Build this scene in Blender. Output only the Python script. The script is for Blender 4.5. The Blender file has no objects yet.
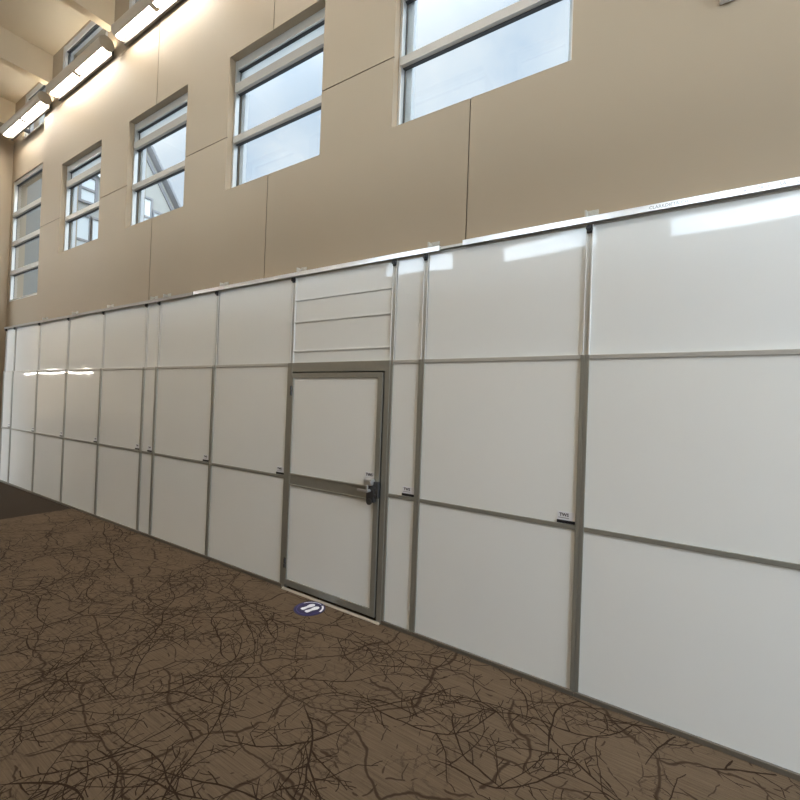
import bpy, bmesh, math, random
from mathutils import Vector, Matrix
random.seed(7)
S = bpy.context.scene
COL = S.collection

# ------------------------------------------------------------------ camera
cam_d = bpy.data.cameras.new('camera')
cam_d.sensor_width = 36.0
cam_d.lens = 36.0 * 440.0 / 800.0
cam_d.clip_start = 0.05
cam_d.clip_end = 400
cam = bpy.data.objects.new('camera', cam_d)
COL.objects.link(cam)
RX = Vector((0.83719504, 0.54568072, 0.03656512))
UP = Vector((-0.02647999, -0.02633536, 0.99930239))
FW = Vector((-0.54626300, 0.83757925, 0.00759821))
m = Matrix.Identity(4)
for i in range(3):
    m[i][0], m[i][1], m[i][2] = RX[i], UP[i], -FW[i]
m.translation = Vector((0.549256, -2.968848, 1.773004))
cam.matrix_world = m
S.camera = cam

# ------------------------------------------------------------------ sky
world = bpy.data.worlds.new('sky')
S.world = world
world.use_nodes = True
nt = world.node_tree
nt.nodes.clear()
N = nt.nodes.new
L = nt.links.new
wo = N('ShaderNodeOutputWorld')
bg = N('ShaderNodeBackground')
tc = N('ShaderNodeTexCoord')
nz = N('ShaderNodeTexNoise')
nz.inputs['Scale'].default_value = 3.2
nz.inputs['Detail'].default_value = 6
nz.inputs['Roughness'].default_value = 0.55
cr = N('ShaderNodeValToRGB')
cr.color_ramp.elements[0].position = 0.40
cr.color_ramp.elements[0].color = (0.58, 0.71, 0.86, 1)
cr.color_ramp.elements[1].position = 0.60
cr.color_ramp.elements[1].color = (0.80, 0.88, 0.95, 1)
L(tc.outputs['Generated'], nz.inputs['Vector'])
L(nz.outputs['Fac'], cr.inputs['Fac'])
# the bright side of the cloudy sky (towards the hidden sun) lies behind the camera and overhead
dt = N('ShaderNodeVectorMath'); dt.operation = 'DOT_PRODUCT'
dt.inputs[1].default_value = Vector((0.1, -0.75, 0.65)).normalized()
L(tc.outputs['Generated'], dt.inputs[0])
mr = N('ShaderNodeMapRange')
mr.interpolation_type = 'SMOOTHSTEP'
mr.inputs['From Min'].default_value = -0.15
mr.inputs['From Max'].default_value = 0.75
mr.inputs['To Min'].default_value = 0.217
mr.inputs['To Max'].default_value = 3.0
L(dt.outputs['Value'], mr.inputs['Value'])
L(cr.outputs['Color'], bg.inputs['Color'])
L(mr.outputs['Result'], bg.inputs['Strength'])
L(bg.outputs[0], wo.inputs[0])

S.view_settings.view_transform = 'Standard'
S.view_settings.look = 'None'
S.view_settings.gamma = 1
S.view_settings.use_curve_mapping = False
S.view_settings.exposure = 2.32


def portal(x, y, z, w, h, rot):
    """Daylight portal: helps the sky light find a window opening."""
    d = bpy.data.lights.new('daylight_portal', 'AREA')
    d.shape = 'RECTANGLE'
    d.size = w
    d.size_y = h
    d.cycles.is_portal = True
    o = bpy.data.objects.new('daylight_portal', d)
    o.location = (x, y, z)
    o.rotation_euler = rot
    COL.objects.link(o)


# ------------------------------------------------------------------ materials
def mat(name, col, rough=0.6, metal=0.0, spec=0.5, noise=0.0, nscale=6.0, bump=0.0, bscale=60.0, coat=0.0):
    mt = bpy.data.materials.new(name)
    mt.use_nodes = True
    t = mt.node_tree
    b = t.nodes['Principled BSDF']
    b.inputs['Base Color'].default_value = (*col, 1)
    b.inputs['Roughness'].default_value = rough
    b.inputs['Metallic'].default_value = metal
    b.inputs['Specular IOR Level'].default_value = spec
    b.inputs['Coat Weight'].default_value = coat
    tcn = t.nodes.new('ShaderNodeTexCoord')
    if noise:
        n = t.nodes.new('ShaderNodeTexNoise')
        n.inputs['Scale'].default_value = nscale
        n.inputs['Detail'].default_value = 4
        t.links.new(tcn.outputs['Object'], n.inputs['Vector'])
        mx = t.nodes.new('ShaderNodeMix')
        mx.data_type = 'RGBA'
        mx.inputs[6].default_value = tuple(c * (1 - noise) for c in col) + (1,)
        mx.inputs[7].default_value = tuple(min(1, c * (1 + noise)) for c in col) + (1,)
        t.links.new(n.outputs['Fac'], mx.inputs[0])
        t.links.new(mx.outputs[2], b.inputs['Base Color'])
    if bump:
        n = t.nodes.new('ShaderNodeTexNoise')
        n.inputs['Scale'].default_value = bscale
        n.inputs['Detail'].default_value = 3
        t.links.new(tcn.outputs['Object'], n.inputs['Vector'])
        bp = t.nodes.new('ShaderNodeBump')
        bp.inputs['Strength'].default_value = bump
        bp.inputs['Distance'].default_value = 0.01
        t.links.new(n.outputs['Fac'], bp.inputs['Height'])
        t.links.new(bp.outputs[0], b.inputs['Normal'])
    return mt


def emit(name, col, strength):
    mt = bpy.data.materials.new(name)
    mt.use_nodes = True
    b = mt.node_tree.nodes['Principled BSDF']
    b.inputs['Base Color'].default_value = (*col, 1)
    b.inputs['Emission Color'].default_value = (*col, 1)
    b.inputs['Emission Strength'].default_value = strength
    return mt


M_WALL = mat('beige_wall_panel', (0.31, 0.243, 0.164), 0.62, noise=0.03, nscale=1.5, bump=0.05, bscale=180)
M_JOINT = mat('wall_joint', (0.20, 0.155, 0.105), 0.8, noise=0.05)
M_CEIL = mat('beige_ceiling', (0.66, 0.56, 0.41), 0.8, noise=0.03, nscale=2)
M_SHEET = mat('white_laminate', (0.845, 0.855, 0.825), 0.05, spec=0.5, noise=0.012, nscale=3)
M_SHEET_UP = mat('white_laminate_upper', (0.845, 0.865, 0.85), 0.04, spec=0.5, noise=0.012, nscale=3)
M_RIDGE = mat('pale_profile_edge', (0.74, 0.74, 0.71), 0.35, noise=0.03)  # ridge colour whitened to stand in for the light it catches
M_ALU = mat('anodised_aluminium', (0.365, 0.362, 0.318), 0.42, metal=0.6, noise=0.06, nscale=25)
M_ALU_L = mat('pale_aluminium', (0.56, 0.55, 0.51), 0.40, metal=0.4, noise=0.05, nscale=20)
M_GALV = mat('galvanised_track', (0.95, 0.97, 1.0), 0.28, metal=0.85, noise=0.06, nscale=40)
M_GALV_OLD = mat('dull_track', (0.30, 0.28, 0.25), 0.42, metal=0.6, noise=0.06, nscale=40)
M_CLIP = mat('dull_clip_metal', (0.42, 0.40, 0.35), 0.45, metal=0.3, noise=0.15, nscale=60)
M_WINF = mat('window_aluminium', (0.62, 0.61, 0.58), 0.3, metal=0.7, noise=0.03, nscale=20)
M_WINB = mat('window_rear_frame', (0.55, 0.56, 0.56), 0.5, metal=0.2, noise=0.03, nscale=20)
M_WBAR = mat('window_bar_aluminium', (0.42, 0.39, 0.345), 0.5, metal=0.3, noise=0.03, nscale=20)  # same aluminium as the frame, darkened and browned as its shaded room side
M_CLERF = mat('clerestory_frame', (0.42, 0.42, 0.41), 0.5, noise=0.03)
M_GASKET = mat('black_gasket', (0.03, 0.03, 0.032), 0.6, noise=0.05)
M_BLACK = mat('black_plastic', (0.015, 0.015, 0.018), 0.35, noise=0.05)
M_STEEL = mat('bright_steel', (0.55, 0.55, 0.54), 0.28, metal=0.7, noise=0.05)
M_LOCK = mat('dark_lock_metal', (0.10, 0.10, 0.10), 0.38, metal=0.7, noise=0.1)
M_WHITE = mat('white_sticker', (0.78, 0.79, 0.82), 0.5, noise=0.01)
M_INK = mat('dark_ink', (0.05, 0.05, 0.07), 0.6, noise=0.02)
M_INK_L = mat('grey_ink', (0.30, 0.30, 0.31), 0.6, noise=0.02)
M_PRINT = mat('stamped_print', (0.20, 0.20, 0.24), 0.6, noise=0.02)
M_PURPLE = mat('purple_vinyl', (0.016, 0.011, 0.062), 0.5, noise=0.1, nscale=12)
M_LILAC = mat('lilac_print', (0.10, 0.085, 0.24), 0.5, noise=0.05)
M_BROWNFIX = mat('bronze_housing', (0.44, 0.38, 0.30), 0.5, metal=0.1, noise=0.04)
M_BASE = mat('floor_rail', (0.20, 0.175, 0.14), 0.5, metal=0.5, noise=0.1, nscale=30)
M_THRESH = mat('pale_threshold', (0.42, 0.38, 0.31), 0.4, metal=0.5, noise=0.05)
M_EXTW = mat('exterior_render', (0.21, 0.205, 0.185), 0.8, noise=0.06, nscale=3)
M_EXTG = mat('exterior_dark_trim', (0.13, 0.13, 0.135), 0.7, noise=0.04)
M_EXTWIN = mat('exterior_white_blind', (0.40, 0.42, 0.42), 0.7, noise=0.02)
M_BLIND = bpy.data.materials.new('frosted_blind')
M_BLIND.use_nodes = True
t = M_BLIND.node_tree
t.nodes.clear()
o_ = t.nodes.new('ShaderNodeOutputMaterial')
d_ = t.nodes.new('ShaderNodeBsdfDiffuse')
d_.inputs[0].default_value = (0.8, 0.82, 0.83, 1)
tl = t.nodes.new('ShaderNodeBsdfTranslucent')
tl.inputs[0].default_value = (0.93, 0.94, 0.94, 1)
ms = t.nodes.new('ShaderNodeMixShader')
ms.inputs[0].default_value = 0.75
t.links.new(d_.outputs[0], ms.inputs[1])
t.links.new(tl.outputs[0], ms.inputs[2])
t.links.new(ms.outputs[0], o_.inputs[0])
M_LAMP = emit('lit_lens', (1.0, 0.95, 0.88), 12.5)
M_GLOW = emit('lit_uplight_lens', (1.0, 0.92, 0.79), 9.5)

# thin window glass: clear, with a mirror reflection that grows at grazing angles
M_GLASS = bpy.data.materials.new('window_glass')
M_GLASS.use_nodes = True
t = M_GLASS.node_tree
t.nodes.clear()
o_ = t.nodes.new('ShaderNodeOutputMaterial')
tr = t.nodes.new('ShaderNodeBsdfTransparent')
tr.inputs[0].default_value = (0.93, 0.96, 0.96, 1)
gl = t.nodes.new('ShaderNodeBsdfGlossy')
gl.inputs['Roughness'].default_value = 0.02
fr = t.nodes.new('ShaderNodeFresnel')
fr.inputs[0].default_value = 1.45
ms = t.nodes.new('ShaderNodeMixShader')
t.links.new(fr.outputs[0], ms.inputs[0])
t.links.new(tr.outputs[0], ms.inputs[1])
t.links.new(gl.outputs[0], ms.inputs[2])
t.links.new(ms.outputs[0], o_.inputs[0])


def gentle_waviness(mt, scale, dist):
    """Large sheets are never dead flat: a slow bow that bends reflections."""
    t = mt.node_tree
    b = t.nodes['Principled BSDF']
    tcn = t.nodes.new('ShaderNodeTexCoord')
    n = t.nodes.new('ShaderNodeTexNoise')
    n.inputs['Scale'].default_value = scale
    n.inputs['Detail'].default_value = 1
    bp = t.nodes.new('ShaderNodeBump')
    bp.inputs['Strength'].default_value = 1.0
    bp.inputs['Distance'].default_value = dist
    t.links.new(tcn.outputs['Object'], n.inputs['Vector'])
    t.links.new(n.outputs['Fac'], bp.inputs['Height'])
    t.links.new(bp.outputs[0], b.inputs['Normal'])


gentle_waviness(M_SHEET, 0.8, 0.003)
gentle_waviness(M_SHEET_UP, 0.8, 0.0025)


def carpet_material():
    mt = bpy.data.materials.new('branching_carpet')
    mt.use_nodes = True
    t = mt.node_tree
    nd, ln = t.nodes.new, t.links.new
    b = t.nodes['Principled BSDF']
    b.inputs['Roughness'].default_value = 0.95
    b.inputs['Specular IOR Level'].default_value = 0.1
    tcn = nd('ShaderNodeTexCoord')
    # warp
    wn = nd('ShaderNodeTexNoise'); wn.inputs['Scale'].default_value = 2.4; wn.inputs['Detail'].default_value = 4; wn.inputs['Roughness'].default_value = 0.42
    ln(tcn.outputs['Object'], wn.inputs['Vector'])
    sub = nd('ShaderNodeVectorMath'); sub.operation = 'SUBTRACT'; sub.inputs[1].default_value = (0.5, 0.5, 0.5)
    ln(wn.outputs['Color'], sub.inputs[0])
    sc = nd('ShaderNodeVectorMath'); sc.operation = 'SCALE'; sc.inputs['Scale'].default_value = 0.34
    ln(sub.outputs[0], sc.inputs[0])
    add = nd('ShaderNodeVectorMath'); add.operation = 'ADD'
    ln(tcn.outputs['Object'], add.inputs[0]); ln(sc.outputs[0], add.inputs[1])

    def veins(scale, stretch, rot, width, soft, seedz, lo, hi):
        mp = nd('ShaderNodeMapping')
        mp.inputs['Scale'].default_value = (scale * stretch, scale, 1)
        mp.inputs['Rotation'].default_value = (0, 0, rot)
        mp.inputs['Location'].default_value = (seedz, seedz * 1.7, 0)
        ln(add.outputs[0], mp.inputs['Vector'])
        v = nd('ShaderNodeTexVoronoi'); v.voronoi_dimensions = '2D'; v.feature = 'DISTANCE_TO_EDGE'
        v.inputs['Scale'].default_value = 1.0
        ln(mp.outputs[0], v.inputs['Vector'])
        # width varies so the branches taper away
        wv = nd('ShaderNodeTexNoise'); wv.inputs['Scale'].default_value = scale * 0.9; wv.inputs['Detail'].default_value = 2
        ln(mp.outputs[0], wv.inputs['Vector'])
        wr = nd('ShaderNodeMapRange')
        wr.inputs['From Min'].default_value = lo; wr.inputs['From Max'].default_value = hi
        wr.inputs['To Min'].default_value = -0.012; wr.inputs['To Max'].default_value = width
        ln(wv.outputs['Fac'], wr.inputs['Value'])
        d = nd('ShaderNodeMath'); d.operation = 'SUBTRACT'
        ln(wr.outputs[0], d.inputs[0]); ln(v.outputs['Distance'], d.inputs[1])
        r = nd('ShaderNodeMapRange')
        r.inputs['From Min'].default_value = -soft; r.inputs['From Max'].default_value = soft
        ln(d.outputs[0], r.inputs['Value'])
        return r.outputs[0]

    a1 = veins(2.3, 0.6, 0.6, 0.0125, 0.006, 0.0, 0.26, 0.42)
    a2 = veins(3.6, 1.5, 0.45, 0.016, 0.009, 5.3, 0.42, 0.54)
    a3 = veins(15.0, 0.8, -0.4, 0.10, 0.04, 9.1, 0.38, 0.56)
    mx1 = nd('ShaderNodeMath'); mx1.operation = 'MAXIMUM'
    ln(a1, mx1.inputs[0]); ln(a2, mx1.inputs[1])
    # fine twigs only in clusters
    cl = nd('ShaderNodeTexNoise'); cl.inputs['Scale'].default_value = 2.6; cl.inputs['Detail'].default_value = 3
    ln(add.outputs[0], cl.inputs['Vector'])
    clr = nd('ShaderNodeMapRange'); clr.inputs['From Min'].default_value = 0.47; clr.inputs['From Max'].default_value = 0.58
    ln(cl.outputs['Fac'], clr.inputs['Value'])
    tw = nd('ShaderNodeMath'); tw.operation = 'MULTIPLY'
    ln(a3, tw.inputs[0]); ln(clr.outputs[0], tw.inputs[1])
    tw2 = nd('ShaderNodeMath'); tw2.operation = 'MULTIPLY'; tw2.inputs[1].default_value = 0.7
    ln(tw.outputs[0], tw2.inputs[0])
    mx2 = nd('ShaderNodeMath'); mx2.operation = 'MAXIMUM'
    ln(mx1.outputs[0], mx2.inputs[0]); ln(tw2.outputs[0], mx2.inputs[1])
    # woven streaks along one direction
    smp = nd('ShaderNodeMapping'); smp.inputs['Rotation'].default_value = (0, 0, 0.0)
    smp.inputs['Scale'].default_value = (4.0, 130.0, 1)
    ln(tcn.outputs['Object'], smp.inputs['Vector'])
    sn = nd('ShaderNodeTexNoise'); sn.inputs['Scale'].default_value = 1.0; sn.inputs['Detail'].default_value = 3
    ln(smp.outputs[0], sn.inputs['Vector'])
    smr = nd('ShaderNodeMapRange'); smr.inputs['From Min'].default_value = 0.3; smr.inputs['From Max'].default_value = 0.7
    ln(sn.outputs['Fac'], smr.inputs['Value'])
    fb = nd('ShaderNodeTexNoise'); fb.inputs['Scale'].default_value = 260; fb.inputs['Detail'].default_value = 2
    ln(tcn.outputs['Object'], fb.inputs['Vector'])
    big = nd('ShaderNodeTexNoise'); big.inputs['Scale'].default_value = 1.7; big.inputs['Detail'].default_value = 3
    ln(tcn.outputs['Object'], big.inputs['Vector'])
    base = nd('ShaderNodeMix'); base.data_type = 'RGBA'
    base.inputs[6].default_value = (0.066, 0.045, 0.027, 1)
    base.inputs[7].default_value = (0.148, 0.107, 0.069, 1)
    av = nd('ShaderNodeMath'); av.operation = 'MULTIPLY_ADD'; av.inputs[1].default_value = 0.62
    m2 = nd('ShaderNodeMath'); m2.operation = 'MULTIPLY'; m2.inputs[1].default_value = 0.42
    ln(fb.outputs['Fac'], m2.inputs[0])
    ln(smr.outputs[0], av.inputs[0]); ln(m2.outputs[0], av.inputs[2])
    ln(av.outputs[0], base.inputs[0])
    veinc = nd('ShaderNodeMix'); veinc.data_type = 'RGBA'
    veinc.inputs[7].default_value = (0.034, 0.0200, 0.0115, 1)
    vf = nd('ShaderNodeMath'); vf.operation = 'MULTIPLY'; vf.inputs[1].default_value = 0.88
    ln(mx2.outputs[0], vf.inputs[0])
    ln(vf.outputs[0], veinc.inputs[0]); ln(base.outputs[2], veinc.inputs[6])
    ln(veinc.outputs[2], b.inputs['Base Color'])
    bp = nd('ShaderNodeBump'); bp.inputs['Strength'].default_value = 0.5; bp.inputs['Distance'].default_value = 0.004
    ln(fb.outputs['Fac'], bp.inputs['Height']); ln(bp.outputs[0], b.inputs['Normal'])
    return mt


M_HALLFILL = emit('hall_lamp_lens', (1.0, 0.98, 0.96), 17.0)  # glow of the added hall lights
M_CARPET = carpet_material()
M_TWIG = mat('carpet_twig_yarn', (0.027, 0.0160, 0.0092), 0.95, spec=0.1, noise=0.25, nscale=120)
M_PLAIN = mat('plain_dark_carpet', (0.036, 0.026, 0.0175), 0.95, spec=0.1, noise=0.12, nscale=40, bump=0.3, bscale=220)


# ------------------------------------------------------------------ helpers
def box(bm, x0, x1, y0, y1, z0, z1, bevel=0.0, mi=0):
    mtx = Matrix.Translation(((x0 + x1) / 2, (y0 + y1) / 2, (z0 + z1) / 2)) @ \
        Matrix.Diagonal((abs(x1 - x0), abs(y1 - y0), abs(z1 - z0), 1))
    r = bmesh.ops.create_cube(bm, size=1.0, matrix=mtx)
    fs = set()
    for v in r['verts']:
        fs.update(v.link_faces)
    for f in fs:
        f.material_index = mi
    if bevel:
        es = set()
        for v in r['verts']:
            es.update(v.link_edges)
        rr = bmesh.ops.bevel(bm, geom=list(es), offset=bevel, segments=2, profile=0.6, affect='EDGES')
        for f in rr['faces']:
            f.material_index = mi


def cyl(bm, c, r, depth, axis='Z', seg=24, r2=None, mi=0, bevel=0.0):
    rot = {'Z': Matrix.Identity(4), 'Y': Matrix.Rotation(math.pi / 2, 4, 'X'), 'X': Matrix.Rotation(math.pi / 2, 4, 'Y')}[axis]
    q = bmesh.ops.create_cone(bm, cap_ends=True, segments=seg, radius1=r, radius2=r if r2 is None else r2,
                              depth=depth, matrix=Matrix.Translation(c) @ rot)
    fs = set()
    for v in q['verts']:
        fs.update(v.link_faces)
    for f in fs:
        f.material_index = mi


def prism(bm, pts, y0, y1, mi=0, plane='XZ'):
    """Extrude a polygon. plane XZ -> along y; YZ -> along x; XY -> along z."""
    def P(a, b, d):
        return {'XZ': (a, d, b), 'YZ': (d, a, b), 'XY': (a, b, d)}[plane]
    lo = [bm.verts.new(P(a, b, y0)) for a, b in pts]
    hi = [bm.verts.new(P(a, b, y1)) for a, b in pts]
    n = len(pts)
    fs = [bm.faces.new(lo), bm.faces.new(list(reversed(hi)))]
    for i in range(n):
        fs.append(bm.faces.new((lo[i], hi[i], hi[(i + 1) % n], lo[(i + 1) % n])))
    for f in fs:
        f.material_index = mi
    bmesh.ops.recalc_face_normals(bm, faces=fs)


def obj(name, bm, mats, parent=None, origin=None, smooth=False):
    me = bpy.data.meshes.new(name)
    if origin is not None:
        bmesh.ops.translate(bm, verts=bm.verts, vec=-Vector(origin))
    bm.normal_update()
    bm.to_mesh(me)
    bm.free()
    for q in (mats if isinstance(mats, (list, tuple)) else [mats]):
        me.materials.append(q)
    if smooth:
        for p in me.polygons:
            p.use_smooth = True
        try:
            me.set_sharp_from_angle(angle=math.radians(35))
        except Exception:
            pass
    o = bpy.data.objects.new(name, me)
    COL.objects.link(o)
    if origin is not None:
        o.location = origin
    if parent is not None:
        o.parent = parent
        if origin is None:
            o.location = -parent.location      # mesh data is in world coordinates
        else:
            o.location = Vector(origin) - parent.location
    return o


def sub(name, bm, mats, part, smooth=False):
    """Child of a part (meshes in world coordinates; part already parented to a thing)."""
    o = obj(name, bm, mats, None, None, smooth)
    o.parent = part
    top = part.parent
    base = part.location + (top.location if top else Vector((0, 0, 0)))
    o.location = -base
    return o


def thing(name, loc, label, cat, group=None):
    o = bpy.data.objects.new(name, None)
    o.empty_display_size = 0.2
    o.location = loc
    COL.objects.link(o)
    o['label'] = label
    o['category'] = cat
    if group:
        o['group'] = group
    return o


def struct(o):
    o['kind'] = 'structure'
    return o


def B(*a, **k):
    bm = bmesh.new()
    box(bm, *a, **k)
    return bm


def text_mesh(txt, size, x, y, z, extrude=0.0006, flat=False, weight=0.0, rotz=0.0):
    """Lettering as a mesh bmesh; upright on a wall facing -y, or flat on the floor."""
    cu = bpy.data.curves.new('lettering', 'FONT')
    cu.body = txt
    cu.size = size
    cu.extrude = extrude
    cu.offset = weight
    cu.resolution_u = 2
    to = bpy.data.objects.new('lettering', cu)
    COL.objects.link(to)
    bpy.context.view_layer.update()
    dg = bpy.context.evaluated_depsgraph_get()
    me = bpy.data.meshes.new_from_object(to.evaluated_get(dg))
    bm = bmesh.new()
    bm.from_mesh(me)
    bpy.data.objects.remove(to)
    bpy.data.curves.remove(cu)
    bpy.data.meshes.remove(me)
    rot = Matrix.Identity(4) if flat else Matrix.Rotation(math.pi / 2, 4, 'X')
    bmesh.ops.transform(bm, matrix=Matrix.Translation((x, y, z)) @ Matrix.Rotation(rotz, 4, 'Z') @ rot, verts=bm.verts)
    return bm


# ------------------------------------------------------------------ dimensions
FZ = -0.033           # floor level
WY = 0.10             # face of the beige wall
BY = 0.22             # face of the recessed bay at the far left
WB = 0.36             # outside face of the wall
CZ = 7.80             # ceiling
PITCH = 2.315
WC = [-0.905 - PITCH * k for k in range(4)]      # window centres
WW = 1.475
WZ0, WZ1 = 4.14, 5.68
STEP = -9.46
PIL = -11.50
OY = -3.72            # opposite wall
OC = [0.98 - PITCH * k for k in range(5)] + [3.295]
CLZ0 = 6.88
BEAMX = [-6.86 + PITCH * k for k in range(-2, 5)]   # right faces of the beams
BEAMW = 0.15
BEAMZ = 7.29


def wall_mesh(x0, x1, z0, z1, yf, yb, holes, vs=(), hs=(), vs_range=None, groove=0.012, gw=0.005):
    """Wall slab with openings and recessed panel joints; front at yf, back at yb."""
    sgn = 1 if yb > yf else -1
    xs = {x0, x1}
    zs = {z0, z1}
    for h in holes:
        xs.update((h[0], h[1])); zs.update((h[2], h[3]))
    for v in vs:
        xs.update((v - gw, v + gw))
    for h in hs:
        zs.update((h - gw, h + gw))
    xs = sorted(a for a in xs if x0 <= a <= x1)
    zs = sorted(a for a in zs if z0 <= a <= z1)
    bm = bmesh.new()
    cells = {}
    for i in range(len(xs) - 1):
        for j in range(len(zs) - 1):
            cx, cz = (xs[i] + xs[i + 1]) / 2, (zs[j] + zs[j + 1]) / 2
            if any(h[0] < cx < h[1] and h[2] < cz < h[3] for h in holes):
                continue
            g = any(abs(cx - v) < gw for v in vs) or any(abs(cz - h) < gw for h in hs)
            cells[i, j] = (yf + sgn * groove) if g else yf

    def quad(a, mi):
        f = bm.faces.new([bm.verts.new(p) for p in a])
        f.material_index = mi
    for (i, j), y in cells.items():
        a, b_, c, d = xs[i], xs[i + 1], zs[j], zs[j + 1]
        mi = 1 if y != yf else 0
        quad([(a, y, c), (b_, y, c), (b_, y, d), (a, y, d)], mi)
        quad([(a, yb, c), (a, yb, d), (b_, yb, d), (b_, yb, c)], 0)
        for (ni, nj, p, q) in ((i - 1, j, (a, c), (a, d)), (i + 1, j, (b_, d), (b_, c)), (i, j - 1, (b_, c), (a, c)), (i, j + 1, (a, d), (b_, d))):
            yn = cells.get((ni, nj), yb)
            if abs(yn - y) > 1e-6 and (yn - y) * sgn > 0:
                quad([(p[0], y, p[1]), (p[0], yn, p[1]), (q[0], yn, q[1]), (q[0], y, q[1])], 1 if yn != yb else 0)
    bmesh.ops.remove_doubles(bm, verts=bm.verts, dist=1e-5)
    bmesh.ops.recalc_face_normals(bm, faces=bm.faces)
    return bm


# ------------------------------------------------------------------ floor
def carpet():
    """Carpet slab with its woven pattern of dark branching twigs as inlaid ribbons."""
    rnd = random.Random(21)
    bm = B(-7.35, 6.0, -12.0, 0.34, FZ - 0.1, FZ)
    layer = [0]

    def ribbon(pts, ws):
        layer[0] = (layer[0] + 1) % 37
        z = FZ + 0.0003 + layer[0] * 0.000012
        prev = None
        for k, (x, y) in enumerate(pts):
            a = pts[max(0, k - 1)]
            b_ = pts[min(len(pts) - 1, k + 1)]
            dx, dy = b_[0] - a[0], b_[1] - a[1]
            l_ = math.hypot(dx, dy) or 1
            nx, ny = -dy / l_ * ws[k] / 2, dx / l_ * ws[k] / 2
            cur = (bm.verts.new((x + nx, y + ny, z)), bm.verts.new((x - nx, y - ny, z)))
            if prev:
                f = bm.faces.new((prev[0], prev[1], cur[1], cur[0]))
                f.material_index = 1
            prev = cur

    def branch(x, y, a, length, w, depth):
        step = 0.035 if depth < 2 else 0.022
        n = max(3, int(length / step))
        pts, ws = [(x, y)], [w if depth else 0.003]
        drift = rnd.uniform(-1, 1) * 0.05
        side = rnd.choice((-1, 1))
        nxt = rnd.uniform(0.03, 0.1)
        run = 0
        for k in range(n):
            a += drift + rnd.gauss(0, 0.11 if depth < 2 else 0.2)
            drift += rnd.gauss(0, 0.015)
            drift = max(-.07, min(.07, drift))
            x += math.cos(a) * step
            y += math.sin(a) * step
            if not (-7.33 < x < 3.0 and -3.7 < y < -0.006):
                break
            pts.append((x, y))
            ws.append(max(0.0048, w * (1 - 0.5 * (k + 1) / n) * rnd.uniform(0.8, 1.2) * min(1, 0.3 + k * 0.2 if depth == 0 else 1)))
            run += step
            if depth < 2 and run > nxt:
                run = 0
                nxt = rnd.uniform(0.05, 0.13) if depth == 0 else rnd.uniform(0.03, 0.06)
                side = -side if rnd.random() < 0.7 else side
                branch(x, y, a + side * rnd.uniform(0.5, 1.05), ((rnd.uniform(0.25, 0.5) if rnd.random() < 0.22 else rnd.uniform(0.06, 0.16)) if depth == 0 else rnd.uniform(0.03, 0.07)), ws[-1] * 0.8, depth + 1)
        if len(pts) > 2:
            ribbon(pts, ws)

    cell = 0.345
    x = -7.3
    while x < 2.6:
        y = -3.6
        while y < 0.05:
            fam = rnd.choice((1.25, -0.35, 2.0, 0.5, -2.2, 3.0))
            branch(x + rnd.uniform(0, cell), y + rnd.uniform(0, cell), fam + rnd.gauss(0, 0.25), rnd.uniform(0.6, 1.3), rnd.uniform(0.0095, 0.013), 0)
            y += cell
        x += cell
    return bm


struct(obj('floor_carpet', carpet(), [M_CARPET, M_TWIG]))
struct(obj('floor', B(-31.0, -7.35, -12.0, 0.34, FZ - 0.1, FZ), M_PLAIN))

# ------------------------------------------------------------------ walls
holes = [(c - WW / 2, c + WW / 2, WZ0, WZ1) for c in WC]
clear_main = []
for k in range(5):
    bx = BEAMX[k + 1]
    clear_main.append((bx + 0.43 if True else 0, bx + PITCH - BEAMW - 0.05, CLZ0, CZ - 0.02))
clear_main = [c for c in clear_main]
hole_main = holes + [c for c in clear_main if c[0] > STEP and c[1] < 5.8]
struct(obj('wall_back', wall_mesh(STEP, 6.0, FZ, CZ, WY, WB, hole_main,
                                  vs=WC[:3] + [WC[0] + PITCH, WC[0] + 2 * PITCH],
                                  hs=[4.755]), [M_WALL, M_JOINT]))
# the recessed bay at the far end with its tall window
bay_clear = (BEAMX[0] + 0.56, STEP - 0.03, CLZ0, CZ - 0.02)
struct(obj('wall_far_bay', wall_mesh(PIL - 0.7, STEP, FZ, CZ, BY, WB + 0.1,
                                     [(-11.42, STEP - 0.02, 3.59, 6.12), bay_clear]), [M_WALL, M_JOINT]))
bm = bmesh.new()
box(bm, PIL - 0.6, PIL, -0.55, BY, FZ, BEAMZ)
struct(obj('wall_pilaster', bm, M_WALL))
bm = bmesh.new()
box(bm, -31.0, PIL - 0.7, 0.1, 0.4, FZ, CZ)
struct(obj('wall_back_hall', bm, M_WALL))
# opposite wall (behind the camera)
ohole = [(c - WW / 2, c + WW / 2, WZ0, WZ1) for c in OC]
oclear = [(bx + 0.2, bx + PITCH - BEAMW - 0.2, CLZ0, CZ - 0.02) for bx in BEAMX[:-1] if bx > -11]
struct(obj('wall_front', wall_mesh(-12.0, 6.0, FZ, CZ, OY, OY - 0.26, ohole + oclear), [M_WALL, M_JOINT]))
struct(obj('wall_hall_front', wall_mesh(-31, -11.75, FZ, CZ, -12.0, -12.2, [(-30.5 + 3.7 * k, -27.3 + 3.7 * k, 0.9, 6.9) for k in range(5)]), [M_WALL, M_JOINT]))  # unseen hall wall, tall openings added so daylight reaches the far panels
for k in range(5):
    portal(-28.9 + 3.7 * k, -12.25, 3.9, 3.2, 6.0, (math.pi / 2, 0, math.pi))
struct(obj('wall_hall_right', B(-12.0, -11.75, -12.0, OY - 0.26, FZ, CZ), M_WALL))
struct(obj('wall_left', B(-31.2, -31.0, -12, 0.4, FZ, CZ), M_WALL))
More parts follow.
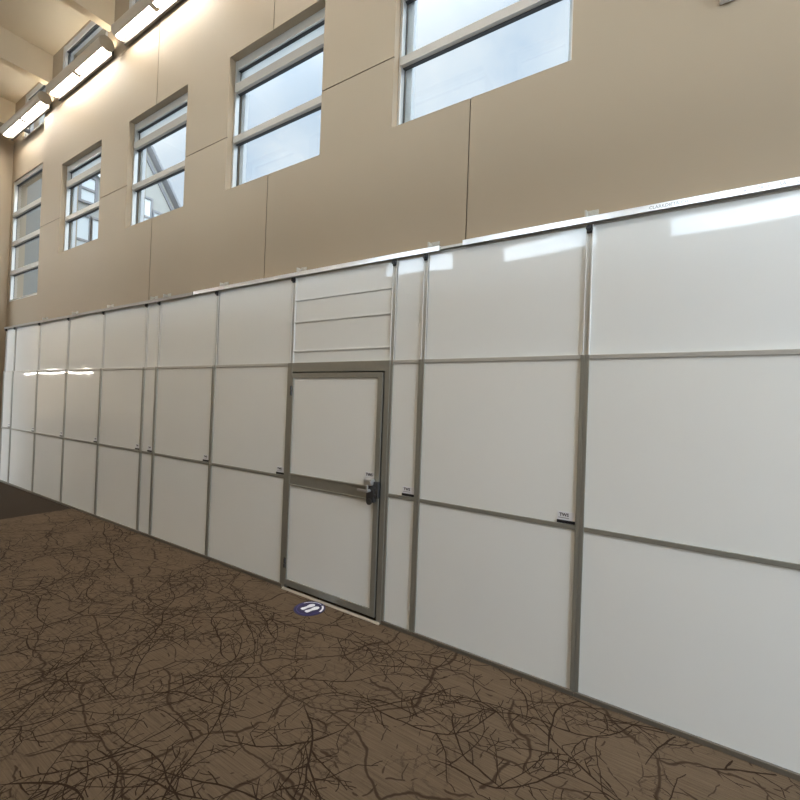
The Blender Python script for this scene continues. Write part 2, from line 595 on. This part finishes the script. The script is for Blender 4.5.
# unseen open end behind the camera's right shoulder, added to let daylight in
bm = bmesh.new()
box(bm, 6.0, 6.2, OY - .26, WB, FZ, 1.0)
box(bm, 6.0, 6.2, OY - .26, WB, 6.9, CZ)
for yy in (OY - .26, -1.8, WB - 0.3):
    box(bm, 6.0, 6.2, yy, yy + 0.3, 0.3, 6.9)
struct(obj('wall_right', bm, M_WALL))

# ceiling
struct(obj('ceiling', B(-31, 6.2, -12.2, WB, CZ, CZ + 0.25), M_CEIL))
for k, bx in enumerate(BEAMX[1:]):
    struct(obj('trim_%d' % (k + 1), B(bx - BEAMW, bx, OY, WY, BEAMZ, CZ + 0.01), M_CEIL))
struct(obj('trim_9', B(PIL - 0.25, PIL + 0.01, OY, BY, BEAMZ, CZ + 0.01), M_CEIL))
portal(6.25, -1.8, 3.6, 3.6, 6.6, (math.pi / 2, 0, math.pi / 2))
for h in ohole + oclear:
    portal((h[0] + h[1]) / 2, OY - 0.27, (h[2] + h[3]) / 2, h[1] - h[0], h[3] - h[2], (math.pi / 2, 0, math.pi))


# ------------------------------------------------------------------ windows
def window(idx, x0, x1, z0, z1, yf, bars, face=1, blind=False, fm=None, stile=0.026, back=True, depth=0.058, head=None):
    """Deep aluminium window: frame, muntin bars, glass at the rear of the frame, outer frame."""
    s = face
    y0, y1 = yf, yf + depth * s
    bv = 0.003
    head = (0.09 if bars else 0.10) if head is None else head
    bm = bmesh.new()
    box(bm, x0, x0 + stile, y0, y1, z0, z1, bv)
    box(bm, x1 - stile, x1, y0, y1, z0, z1, bv)
    box(bm, x0 + stile, x1 - stile, y0 + .006 * s, y1, z1 - head, z1, bv)
    box(bm, x0 + stile, x1 - stile, y0 + .006 * s, y1, z0, z0 + 0.05, bv)
    fr = struct(obj('window_%d' % idx, bm, [fm or M_WINF]))
    for (a, b_) in bars:
        bm = bmesh.new()
        box(bm, x0 + .012, x1 - .012, y0 - 0.008 * s, y1 - .01 * s, a, b_, bv)
        obj('window_bar', bm, M_WBAR, fr)
    bm = bmesh.new()
    edges = [z1 - head] + [v for ab in sorted(bars, reverse=True) for v in (ab[1], ab[0])] + [z0 + 0.05]
    for k in range(0, len(edges), 2):
        t1, t0 = edges[k], edges[k + 1]
        g = 0.007
        box(bm, x0 + stile, x1 - stile, y1 - .03 * s, y1 + .004 * s, t1 - g, t1 + .001)
        box(bm, x0 + stile, x0 + stile + g * .4, y1 - .006 * s, y1 + .004 * s, t0, t1)
    obj('gasket', bm, M_GASKET, fr)
    if back:
        bm = bmesh.new()
        y2, y3 = y1 + .03 * s, y1 + .075 * s
        box(bm, x0 + 0.02, x0 + 0.085, y2, y3, z0, z1)
        box(bm, x1 - 0.062, x1 - 0.01, y2, y3, z0, z1)
        box(bm, x0 + 0.03, x1 - 0.03, y2, y3, z1 - head + .01, z1)
        obj('window_rear_frame', bm, M_WINB, fr)
    bm = bmesh.new()
    yg = y1 - .003 * s
    v = [bm.verts.new(p) for p in ((x0 + stile, yg, z0 + .04), (x1 - stile, yg, z0 + .04), (x1 - stile, yg, z1 - head), (x0 + stile, yg, z1 - head))]
    bm.faces.new(v)
    obj('window_pane', bm, M_GLASS, fr)
    if blind:
        bm = bmesh.new()
        box(bm, x0 + stile + .002, x1 - stile - .002, y1 + .006 * s, y1 + .008 * s, bars[-1][1] - .02, z1 - head + .02)
        obj('window_blind', bm, M_BLIND, fr)
    return fr


n = 1
for c in WC:
    window(n, c - WW / 2, c + WW / 2, WZ0, WZ1, 0.178, [(4.715, 4.79), (5.305, 5.405)], blind=True, head=.10)
    n += 1
window(n, -11.42, STEP - 0.02, 3.59, 6.12, 0.235, [(4.15, 4.24), (4.76, 4.85), (5.37, 5.46)], stile=0.05, back=False, head=.07)
n += 1
for h in [c for c in clear_main if c[0] > STEP and c[1] < 5.8] + [bay_clear]:
    yf = WY + .005 if h[0] > STEP else BY + .005
    window(n, h[0], h[1], h[2], h[3], yf, [], fm=M_CLERF, stile=0.09, depth=.05)
    n += 1
for h in ohole + oclear + [(-30.5 + 3.7 * k, -27.3 + 3.7 * k, 0.9, 6.9) for k in range(5)]:  # ends with the added hall windows that bring in daylight
    window(n, h[0], h[1], h[2], h[3], (OY if h[0] > -12 and h[3] != 6.9 else -12.0) - 0.09, [(4.69, 4.79), (5.29, 5.41)] if h[3] < 6 else [], face=-1, back=False, stile=.05)
    n += 1


# ------------------------------------------------------------------ partition panels
Z1A, Z1B = 1.008, 1.037
Z2A, Z2B = 2.096, 2.124
ZT = 2.957
PB = 0.085            # back of the partition


def label_sticker(x1, parent):
    """White sticker with lettering at the lower right corner of a middle sheet."""
    x0 = x1 - 0.112
    st = obj('label_sticker', B(x0, x1 - 0.006, 0.0095, 0.012, 1.059, 1.113), M_WHITE, parent)
    st['label'] = 'small white maker sticker with black lettering'
    sub('lettering', text_mesh('TWS', 0.028, x0 + 0.012, 0.0085, 1.084, weight=0.0009), M_INK, st)
    sub('fine_print', B(x0 + 0.006, x0 + 0.072, 0.0085, 0.0096, 1.071, 1.075), M_INK_L, st)
    sub('black_band', B(x0 - 0.002, x1 - 0.002, 0.004, 0.0105, 1.040, 1.059), M_BLACK, st)


def sheet(x0, x1, y0, y1, z0, z1, bow=0.0022):
    """Thin laminate sheet, very slightly bowed outwards like a real panel skin."""
    if x1 - x0 < 0.5:
        return B(x0, x1, y0, y1, z0, z1)
    bm = bmesh.new()
    nu, nv = 14, 12
    g = []
    for j in range(nv + 1):
        row = []
        for i in range(nu + 1):
            u, v = i / nu, j / nv
            U, V = 2 * u - 1, 2 * v - 1
            row.append(bm.verts.new((x0 + (x1 - x0) * u, y0 - bow * (1 - U * U) * (1 - V * V), z0 + (z1 - z0) * v)))
        g.append(row)
    for j in range(nv):
        for i in range(nu):
            f = bm.faces.new((g[j][i], g[j][i + 1], g[j + 1][i + 1], g[j + 1][i]))
            f.smooth = True
    bmesh.ops.recalc_face_normals(bm, faces=bm.faces)
    if bm.faces[:][0].normal.y > 0:
        bmesh.ops.reverse_faces(bm, faces=bm.faces)
    box(bm, x0, x1, y0 + .0004, y1, z0, z1)
    return bm


def panel(x0, x1, label, group=None, sticker=True, right_knob=True, left_knob=False, name='partition_panel'):
    g = 0.0004
    a, b_ = x0 + g, x1 - g
    w = x1 - x0
    sl = 0.0255
    su = 0.020
    t = thing(name, ((x0 + x1) / 2, 0.04, FZ), label, 'partition panel', group)
    # lower frame
    for k, (p, q) in enumerate(((a, a + sl), (b_ - sl, b_))):
        bm = bmesh.new()
        box(bm, p, q, 0.0, PB, FZ + 0.03, Z2B, 0.003)
        # shallow groove lip along the profile
        obj('stile', bm, M_ALU, t)
    bm = B(a + sl, b_ - sl, 0.002, PB - .01, Z1A, Z1B, bevel=0.003)
    obj('rail', bm, M_ALU, t)
    bm = B(a + sl, b_ - sl, 0.002, PB - .01, Z2A, Z2B, bevel=0.003)
    obj('rail', bm, M_ALU_L, t)
    bm = B(a, b_, -0.004, PB, FZ, FZ + 0.030, bevel=0.003)
    obj('floor_rail', bm, M_BASE, t)
    # sheets
    obj('lower_sheet', sheet(a + sl - .004, b_ - sl + .004, 0.012, 0.05, FZ + 0.029, Z1A + .004), M_SHEET, t)
    obj('middle_sheet', sheet(a + sl - .004, b_ - sl + .004, 0.012, 0.05, Z1B - .004, Z2A + .004), M_SHEET, t)
    # upper telescoping section, a little slimmer and set back
    for (p, q) in ((a, a + su), (b_ - su, b_)):
        bm = bmesh.new()
        e0, e1 = (q - .006, q) if p < (x0 + x1) / 2 else (p, p + .006)
        box(bm, e0, e1, 0.016, PB, Z2B, ZT, 0.001)
        box(bm, p, q, 0.023, PB, Z2B, ZT, mi=1)
        obj('upper_stile', bm, [M_RIDGE, M_ALU_L], t)
    obj('upper_sheet', sheet(a + su, b_ - su, 0.030, 0.06, Z2B - .002, ZT), M_SHEET_UP, t)
    obj('top_rail', B(a + .004, b_ - .004, 0.022, PB, ZT - 0.004, ZT + 0.004), M_ALU_L, t)
    if right_knob:
        bm = bmesh.new()
        cyl(bm, (x1, 0.006, ZT - 0.027), 0.019, 0.026, 'Y', 20)
        box(bm, x1 - .016, x1 + .016, 0.006, 0.026, ZT - 0.052, ZT - 0.004, 0.003)
        cyl(bm, (x1, -0.010, ZT - 0.027), 0.010, 0.010, 'Y', 12)
        obj('clamp_knob', bm, M_BLACK, t, smooth=True)
    if left_knob:
        bm = bmesh.new()
        cyl(bm, (x0 + .02, 0.006, ZT - 0.027), 0.019, 0.026, 'Y', 20)
        box(bm, x0 + .004, x0 + .036, 0.006, 0.026, ZT - 0.052, ZT - 0.004, 0.003)
        obj('clamp_knob', bm, M_BLACK, t, smooth=True)
    if sticker:
        label_sticker(b_ - sl, t)
    return t


PX = [1.2, 0.0, -1.2, -1.497, -2.687, -3.887, -5.087, -5.396, -6.596, -7.796, -8.996, -10.196, -10.68]
panel(PX[1], PX[2 - 2], 'wide white partition panel at the right edge, cut off by the frame', right_knob=False)
panel(PX[2], PX[1], 'wide white partition panel between the rightmost panel and the narrow strip beside the door')
panel(-1.495, PX[2], 'narrow white filler panel immediately right of the partition door')
panel(PX[5], -2.672, 'wide white partition panel immediately left of the partition door')
panel(PX[6], PX[5], 'wide white partition panel second to the left of the door, between a wide and a narrow panel')
panel(PX[7], PX[6], 'narrow white filler panel in the run left of the door, with wide panels on both sides')
G = None
panel(PX[8], PX[7], 'wide white partition panel touching the left side of the narrow middle filler')
panel(PX[9], PX[8], 'wide glossy partition panel, second to the left of the narrow middle filler')
panel(PX[10], PX[9], 'wide glossy partition panel, third to the left of the narrow middle filler')
panel(PX[11], PX[10], 'wide glossy partition panel farthest along the wall, beside the end filler')
panel(PX[12] - .02, PX[11], 'narrow white filler panel at the far left end against the beige pilaster', left_knob=True)

# ------------------------------------------------------------------ partition door unit
D0, D1 = -2.6715, -1.4955
t = thing('partition_door', ((D0 + D1) / 2, 0.04, FZ), 'white partition door unit in grey aluminium frame with lever handle', 'door')
bm = bmesh.new()
box(bm, D0, D0 + 0.045, -0.004, PB, FZ + .002, Z2B, 0.003)
box(bm, D1 - 0.049, D1, -0.004, PB, FZ + .002, Z2B, 0.003)
box(bm, D0 + 0.045, D1 - 0.049, -0.002, PB, 2.036, Z2B, 0.003)
fr = obj('door_frame', bm, M_ALU, t)
for zz in (1.86, 0.215):
    bm = bmesh.new()
    for dz in (-0.028, 0.02):
        cyl(bm, (D0 + 0.044, -0.012, zz + dz), 0.011, 0.034, 'Z', 14)
    box(bm, D0 + 0.03, D0 + 0.058, -0.010, -0.003, zz - 0.05, zz + 0.045, 0.002)
    h = obj('hinge', bm, [M_LOCK], t, smooth=True)
LX0, LX1 = D0 + 0.050, D1 - 0.064
ly = -0.009           # the leaf stands slightly proud of the frame
bm = bmesh.new()
zb, zt = FZ + 0.035, 2.024
box(bm, LX0, LX0 + 0.018, ly, 0.03, zb, zt, 0.003)
box(bm, LX1 - 0.05, LX1, ly, 0.03, zb, zt, 0.003)
box(bm, LX0 + .018, LX1 - .05, ly, 0.03, zt - 0.045, zt, 0.003)
box(bm, LX0 + .018, LX1 - .05, ly, 0.03, zb, zb + 0.06, 0.003)
leaf = obj('door_leaf', bm, M_ALU, t)
sub('infill_sheet', sheet(LX0 + .016, LX1 - .048, ly + .012, 0.02, zb + .058, 0.965), M_SHEET, leaf)
sub('infill_sheet', sheet(LX0 + .016, LX1 - .048, ly + .012, 0.02, 1.06, zt - .043), M_SHEET, leaf)
bm = bmesh.new()
box(bm, LX0 + .016, LX1 - .048, ly + .004, 0.025, 0.955, 1.072, 0.003)
box(bm, LX0 + .018, LX1 - .05, ly - .004, 0.02, 1.054, 1.072, 0.004)
box(bm, LX0 + .018, LX1 - .05, ly - .004, 0.02, 0.955, 0.968, 0.004)
sub('crossbar', bm, M_ALU, leaf)
# dark seal along the lock side
sub('seal', B(LX1 + .001, D1 - 0.049, 0.012, 0.03, zb, 2.036), M_GASKET, leaf)
# lock case, keeper and lever
lc = LX1 - 0.062
bm = bmesh.new()
box(bm, lc - .035, lc + .042, ly - 0.042, ly, 0.950, 1.085, 0.006)
box(bm, lc + .022, lc + .075, ly - 0.030, ly, 0.985, 1.120, 0.005)
cyl(bm, (lc + .048, ly - .034, 1.06), 0.013, 0.012, 'Y', 16)
cyl(bm, (lc + .048, ly - .034, 1.01), 0.010, 0.012, 'Y', 16)
cyl(bm, (lc + .002, ly - .045, 0.955), 0.026, 0.012, 'Y', 20)
sub('lock_case', bm, M_LOCK, leaf, smooth=True)
bm = bmesh.new()
box(bm, lc - .05, lc + .03, ly - 0.062, ly - .008, 1.090, 1.138, 0.008)
cyl(bm, (lc + .018, ly - .066, 1.114), 0.014, 0.014, 'Y', 18)
sub('lock_cover', bm, M_STEEL, leaf, smooth=True)
bm = bmesh.new()
cyl(bm, (lc, ly - .058, 1.046), 0.013, 0.05, 'Y', 18)
box(bm, lc - .008, lc + .010, ly - .088, ly - .070, 1.038, 1.096, 0.005)
box(bm, lc - .098, lc + .008, ly - .088, ly - .072, 1.036, 1.056, 0.006)
sub('lever_handle', bm, M_STEEL, leaf, smooth=True)
bm = B(lc - .088, lc + .014, ly + .0095, ly + .012, 1.136, 1.186)
sk = sub('label_sticker', bm, M_WHITE, leaf)
o = obj('lettering', text_mesh('TWS', 0.034, lc - .082, ly + .0085, 1.155, weight=0.0008), M_INK)
bpy.context.view_layer.update()
# lettering is printed on the sheet: keep it inside the leaf
o.parent = leaf
o.location = -(leaf.location + t.location)
# transom above the door
obj('transom_sheet', sheet(D0 + .02, D1 - .02, 0.030, 0.06, Z2B, ZT), M_SHEET_UP, t)
for z0 in (2.238, 2.518, 2.729):
    bm = bmesh.new()
    box(bm, D0 + .02, D1 - .02, 0.019, 0.031, z0 - .008, z0 + .008, 0.003)
    obj('transom_bar', bm, M_SHEET_UP, t)
for (p, q) in ((D0 + .001, D0 + .022), (D1 - .022, D1 - .001)):
    bm = bmesh.new()
    e0, e1 = (q - .006, q) if p < -2 else (p, p + .006)
    box(bm, e0, e1, 0.016, PB, Z2B, ZT, 0.001)
    box(bm, p, q, 0.023, PB, Z2B, ZT, mi=1)
    obj('upper_stile', bm, [M_RIDGE, M_ALU_L], t)
obj('top_rail', B(D0, D1, 0.022, PB, ZT - .004, ZT + .004), M_ALU_L, t)
bm = bmesh.new()
cyl(bm, (PX[3] + .0, 0.006, ZT - 0.027), 0.019, 0.026, 'Y', 20)
box(bm, PX[3] - .016, PX[3] + .016, 0.006, 0.026, ZT - 0.052, ZT - 0.004, 0.003)
obj('clamp_knob', bm, M_BLACK, t, smooth=True)
bm = bmesh.new()
prism(bm, [(-0.026, FZ), (-0.004, FZ), (-0.004, FZ + .014), (-0.022, FZ + .006)], D0 + .03, D1 - .005, plane='YZ')
obj('threshold', bm, M_THRESH, t)


# ------------------------------------------------------------------ head tracks on top of the partition
def track(x0, x1, zc, m_, label, clips, text=None):
    t = obj('head_track', (lambda bm: (
        box(bm, x0, x1, -0.010, -0.004, zc - 0.016, zc + 0.020),
        box(bm, x0, x1, -0.010, WY, zc + 0.017, zc + 0.022),
        box(bm, x0, x1, WY - 0.008, WY - .001, zc - 0.016, zc + 0.020),
        bm)[-1])(bmesh.new()), m_)
    t['label'] = label
    t['category'] = 'metal track'
    for cx in clips:
        bm = bmesh.new()
        box(bm, cx - .042, cx + .042, 0.050, WY - .001, zc + 0.0225, zc + 0.026, 0.0008)
        box(bm, cx - .036, cx + .036, WY - .007, WY - .001, zc + 0.024, zc + 0.100, 0.0015)
        cyl(bm, (cx - .02, WY - .010, zc + .085), 0.007, 0.006, 'Y', 10)
        cyl(bm, (cx + .02, WY - .010, zc + .085), 0.007, 0.006, 'Y', 10)
        box(bm, cx - .038, cx - .026, 0.035, WY - .004, zc + 0.022, zc + 0.085)
        obj('wall_clip', bm, M_CLIP, t, smooth=False)
    if text:
        x = x0
        for (tx, s_) in text:
            obj('stamped_lettering', text_mesh(s_, 0.026, tx, -0.0103, zc - 0.006), M_PRINT, t)
    return t


track(-0.878, 1.2, 2.980, M_GALV, 'bright galvanised head track over the two rightmost panels, faintly stamped with print', [0.0],
      [(0.33, 'CLARKDIETRICH'), (0.60, '362'), (0.68, '125'), (0.76, '18'), (0.83, 'PRO'), (0.92, 'SA'), (0.99, 'UNITS')])
track(-4.32, -1.072, 2.972, M_GALV, 'bright galvanised head track running over the door and the panels beside it', [-1.165, -2.63, -3.85])
track(-7.30, -4.34, 2.966, M_GALV_OLD, 'dull head track over the narrow middle filler and its neighbours', [-5.02, -5.33, -6.53])
track(-10.72, -7.31, 2.962, M_GALV_OLD, 'dull head track over the farthest panels by the pilaster', [-7.72, -8.93])
o = obj('inner_track', B(-1.30, -0.70, 0.004, 0.09, ZT + 0.012, ZT + 0.030), M_ALU_L)
o['label'] = 'short length of inner rail bridging the gap between the two bright head tracks'
o['category'] = 'metal track'


# ------------------------------------------------------------------ wall lights
def wall_light(cx, label):
    Lh = 0.965
    cy, cz, r = WY - 0.13, 6.925, 0.102
    t = thing('wall_light', (cx, WY, cz), label, 'light fixture', 'linear wall lights below the clerestory windows')
    # rounded housing: an arched shell open below and towards the wall
    bm = bmesh.new()
    pts = []
    for k in range(13):
        a = math.radians(62 + (240 - 62) * k / 12)
        pts.append((cy + r * math.cos(a), cz + r * math.sin(a)))
    inner = [(cy + (p[0] - cy) * 0.9, cz + (p[1] - cz) * 0.9) for p in reversed(pts)]
    prism(bm, pts + inner, cx - Lh, cx + Lh, plane='YZ')
    obj('housing', bm, M_BROWNFIX, t, smooth=True)
    for s in (-1, 1):
        bm = bmesh.new()
        arc = [(cy + r * 1.03 * math.cos(math.radians(a)), cz + r * 1.03 * math.sin(math.radians(a))) for a in range(0, 360, 20)]
        prism(bm, arc, cx + s * Lh, cx + s * (Lh + 0.014), plane='YZ')
        obj('end_cap', bm, M_BROWNFIX, t)
    # two lit lenses facing down and out
    for (p, q) in ((cx - Lh + .03, cx - .03), (cx + .03, cx + Lh - .03)):
        bm = bmesh.new()
        pts = []
        for k in range(9):
            a = math.radians(236 + (284 - 236) * k / 8)
            pts.append((cy + r * .95 * math.cos(a), cz + r * .95 * math.sin(a)))
        prism(bm, pts, p, q, plane='YZ')
        obj('lens', bm, M_LAMP, t, smooth=True)
    bm = bmesh.new()
    arc = [(cy + r * math.cos(math.radians(a)), cz + r * math.sin(math.radians(a))) for a in range(236, 306, 8)]
    prism(bm, arc, cx - .045, cx + .045, plane='YZ')
    obj('centre_joint', bm, M_BROWNFIX, t)
    # back rail, extended down to shield the wall from lens glow; arms
    bm = bmesh.new()
    box(bm, cx - Lh, cx + Lh, cy + .07, cy + .10, cz - .128, cz + .05)
    obj('back_rail', bm, M_LOCK, t)
    for s in (-.55, .55):
        obj('bracket_arm', B(cx + s - .03, cx + s + .03, cy + .09, WY - .001 if cx > STEP else BY - .001, cz - .03, cz + .03, bevel=.004), M_LOCK, t)
    bm = bmesh.new()
    box(bm, cx - Lh + .04, cx + Lh - .04, cy + .01, cy + .07, cz + .055, cz + .075)
    obj('uplight_lens', bm, M_GLOW, t)
    return t


for k, lab in ((0, 'bronze linear wall light with two lit lenses, far left end of the row'),
               (1, 'bronze linear wall light with two lit lenses, middle of the three in the corner'),
               (2, 'bronze linear wall light nearest the top edge, running out of frame')):
    lamp = wall_light(-10.05 + PITCH * k, lab)


def copy_light(src, x, y, rz, label, group):
    r_ = src.copy()
    COL.objects.link(r_)
    r_.location = (x, y, src.location.z)
    r_.rotation_euler.z = rz
    r_['label'] = label
    r_['group'] = group
    for ch in src.children:
        c_ = ch.copy()
        COL.objects.link(c_)
        c_.parent = r_


# the row carries on above the frame; the facing row is added for light
for k in (3, 4, 5, 6):
    copy_light(lamp, -10.05 + PITCH * k, WY, 0, 'bronze linear wall light of the same row, above the top edge', 'linear wall lights above the frame')
for k in range(6):
    copy_light(lamp, -10.0 + PITCH * k, OY, math.pi, 'bronze linear wall light on the wall behind the camera', 'linear wall lights on the facing wall')

# ------------------------------------------------------------------ floor sticker
sc_ = Vector((-2.142, -0.155, FZ))
R = 0.135
bm = bmesh.new()
cyl(bm, (sc_.x, sc_.y, FZ + .001), R, 0.002, 'Z', 64)
fs = obj('floor_sticker', bm, M_PURPLE, None, tuple(sc_))
fs['label'] = 'round purple floor sticker with white footprints on the carpet before the door'
fs['category'] = 'floor sticker'


def arc_band(r0, r1, a0, a1, z, n=40):
    bm = bmesh.new()
    pts = [(sc_.x + r0 * math.cos(a0 + (a1 - a0) * k / n), sc_.y + r0 * math.sin(a0 + (a1 - a0) * k / n)) for k in range(n + 1)]
    pts += [(sc_.x + r1 * math.cos(a1 + (a0 - a1) * k / n), sc_.y + r1 * math.sin(a1 + (a0 - a1) * k / n)) for k in range(n + 1)]
    for k in range(n):
        q = [pts[k], pts[k + 1], pts[2 * n - k], pts[2 * n + 1 - k]]
        f = bm.faces.new([bm.verts.new((p[0], p[1], z)) for p in q])
    bmesh.ops.remove_doubles(bm, verts=bm.verts, dist=1e-6)
    bmesh.ops.recalc_face_normals(bm, faces=bm.faces)
    bmesh.ops.solidify(bm, geom=bm.faces, thickness=0.0004)
    return bm


# camera looks along (-0.55, 0.84): the sticker is read from the room side
va = math.atan2(0.60, -0.80)
obj('ring_print', arc_band(R * .80, R * .83, 0, 2 * math.pi - 1e-3, FZ + .0028, 64), M_LILAC, fs).location = (-sc_)
o = obj('arc_print', arc_band(R * .78, R * .90, 0.05, 1.05, FZ + .0032), M_WHITE, fs); o.location = -sc_
o = obj('arc_print', arc_band(R * .82, R * .87, 1.3, 2.8, FZ + .0032), M_WHITE, fs); o.location = -sc_


def footprint(cx, cy, ang, mirror):
    pts = [(-.062, -.016), (-.056, -.022), (-.040, -.024), (-.020, -.019), (0, -.018), (.020, -.024), (.045, -.027), (.064, -.022), (.075, -.008),
           (.073, .008), (.062, .020), (.042, .026), (.018, .021), (0, .014), (-.020, .014), (-.040, .019), (-.055, .018), (-.063, .008)]
    c, s = math.cos(ang), math.sin(ang)
    out = []
    for (u, v) in pts:
        v *= mirror
        out.append((cx + u * c - v * s, cy + u * s + v * c))
    if mirror < 0:
        out.reverse()
    bm = bmesh.new()
    prism(bm, out, FZ + .0022, FZ + .0032, plane='XY')
    return bm


fa = math.radians(78)
nx, ny = -math.sin(fa), math.cos(fa)
for s in (1, -1):
    o = obj('footprint', footprint(sc_.x + nx * .034 * s, sc_.y + ny * .034 * s, fa, s), M_WHITE, fs)
    o.location = -sc_

# ------------------------------------------------------------------ wall alarm at the top edge
bm = bmesh.new()
box(bm, 0.645, 0.735, WY - .045, WY - .001, 4.128, 4.29, 0.008)
al = obj('wall_alarm', bm, M_WHITE, None, (0.69, WY, 4.128))
al['label'] = 'small white alarm box high on the beige wall at the top edge'
al['category'] = 'alarm'
bm = bmesh.new()
cyl(bm, (0.69, WY - .05, 4.20), 0.026, 0.016, 'Y', 20)
obj('strobe_lens', bm, M_STEEL, al, None, True)

# ------------------------------------------------------------------ outside: neighbouring wing seen through the glass
EX = -12.2
b0 = thing('neighbouring_building', (EX, 3.0, FZ), 'grey neighbouring wing with a steep roof edge seen through the left windows', 'building')
bm = bmesh.new()
prism(bm, [(0.5, FZ), (0.5, 11.3), (1.45, 11.3), (6.6, 3.4), (6.6, FZ)], EX - 3.0, EX, plane='YZ')
obj('wall', bm, M_EXTW, b0)
bm = bmesh.new()
prism(bm, [(1.45, 11.3), (6.6, 3.4), (6.65, 3.42), (1.50, 11.35)], EX - 3.2, EX + 0.25, plane='YZ')
obj('roof_edge', bm, M_EXTG, b0)
bm = bmesh.new()
prism(bm, [(1.26, 11.3), (6.41, 3.4), (6.47, 3.43), (1.32, 11.35)], EX, EX + 0.05, plane='YZ')
obj('roof_trim', bm, M_EXTG, b0)
for (ya, yb, za, zb_) in ((1.72, 2.02, 6.55, 7.15), (1.66, 1.92, 4.95, 6.15), (2.0, 2.3, 4.95, 6.15), (3.0, 3.4, 6.2, 7.2), (3.5, 3.95, 5.6, 6.9)):
    bm = bmesh.new()
    box(bm, EX, EX + .05, ya - .06, yb + .06, za - .06, za)
    box(bm, EX, EX + .05, ya - .06, yb + .06, zb_, zb_ + .06)
    box(bm, EX, EX + .05, ya - .06, ya, za, zb_)
    box(bm, EX, EX + .05, yb, yb + .06, za, zb_)
    box(bm, EX, EX + .045, ya, yb, (za + zb_) / 2 - .03, (za + zb_) / 2 + .03)
    wf = obj('building_window', bm, M_EXTG, b0)
    sub('pane', B(EX, EX + .02, ya, yb, za, zb_), M_EXTWIN, wf)
for k in range(3):
    bm = bmesh.new()
    prism(bm, [(1.55 + .0, 7.55 + .28 * k), (2.45, 7.0 + .28 * k), (2.45, 7.09 + .28 * k), (1.55, 7.64 + .28 * k)], EX, EX + 0.12, plane='YZ')
    obj('louvre', bm, M_EXTWIN, b0)
# eave over the clerestory
struct(obj('trim_eave', B(-12.3, 6.2, WB + .1, 0.56, CZ + .02, CZ + .22), M_EXTG))

# ------------------------------------------------------------------ hall beyond: lower ceiling with strip lights (seen only as reflections)
struct(obj('ceiling_hall', B(-31.0, -16.0, -6.2, -4.2, 2.75, 2.95), M_CEIL))
for k in range(4):
    bm = bmesh.new()
    x0 = -19.3 - 2.75 * k
    box(bm, x0 - 2.65, x0, -5.06, -4.94, 2.62, 2.75, 0.01)
    o = obj('strip_light', bm, M_BROWNFIX, None, (x0 - 1.32, -5.0, 2.62))
    o['label'] = 'long linear ceiling strip light in the hall, mirrored in the far panels'
    o['category'] = 'light fixture'
    o['group'] = 'strip lights in the hall beyond'
    bm = B(x0 - 2.6, x0 - .05, -5.045, -4.955, 2.60, 2.622)
    obj('lens', bm, M_LAMP, o).location = -o.location

# unseen ceiling lights added high in the hall to brighten the far panels
for k in range(4):
    for j in range(2):
        x0, y0 = -14.2 - 4.2 * k, -5.2 - 3.4 * j
        o = obj('ceiling_light', B(x0 - .66, x0 + .66, y0 - .36, y0 + .36, 7.68, 7.80, bevel=.01), M_BROWNFIX, None, (x0, y0, 7.68))
        o['label'] = 'rectangular ceiling light high up in the hall beyond'
        o['category'] = 'light fixture'
        o['group'] = 'ceiling lights of the hall beyond'
        obj('lens', B(x0 - .6, x0 + .6, y0 - .3, y0 + .3, 7.665, 7.682), M_HALLFILL, o).location = -o.location
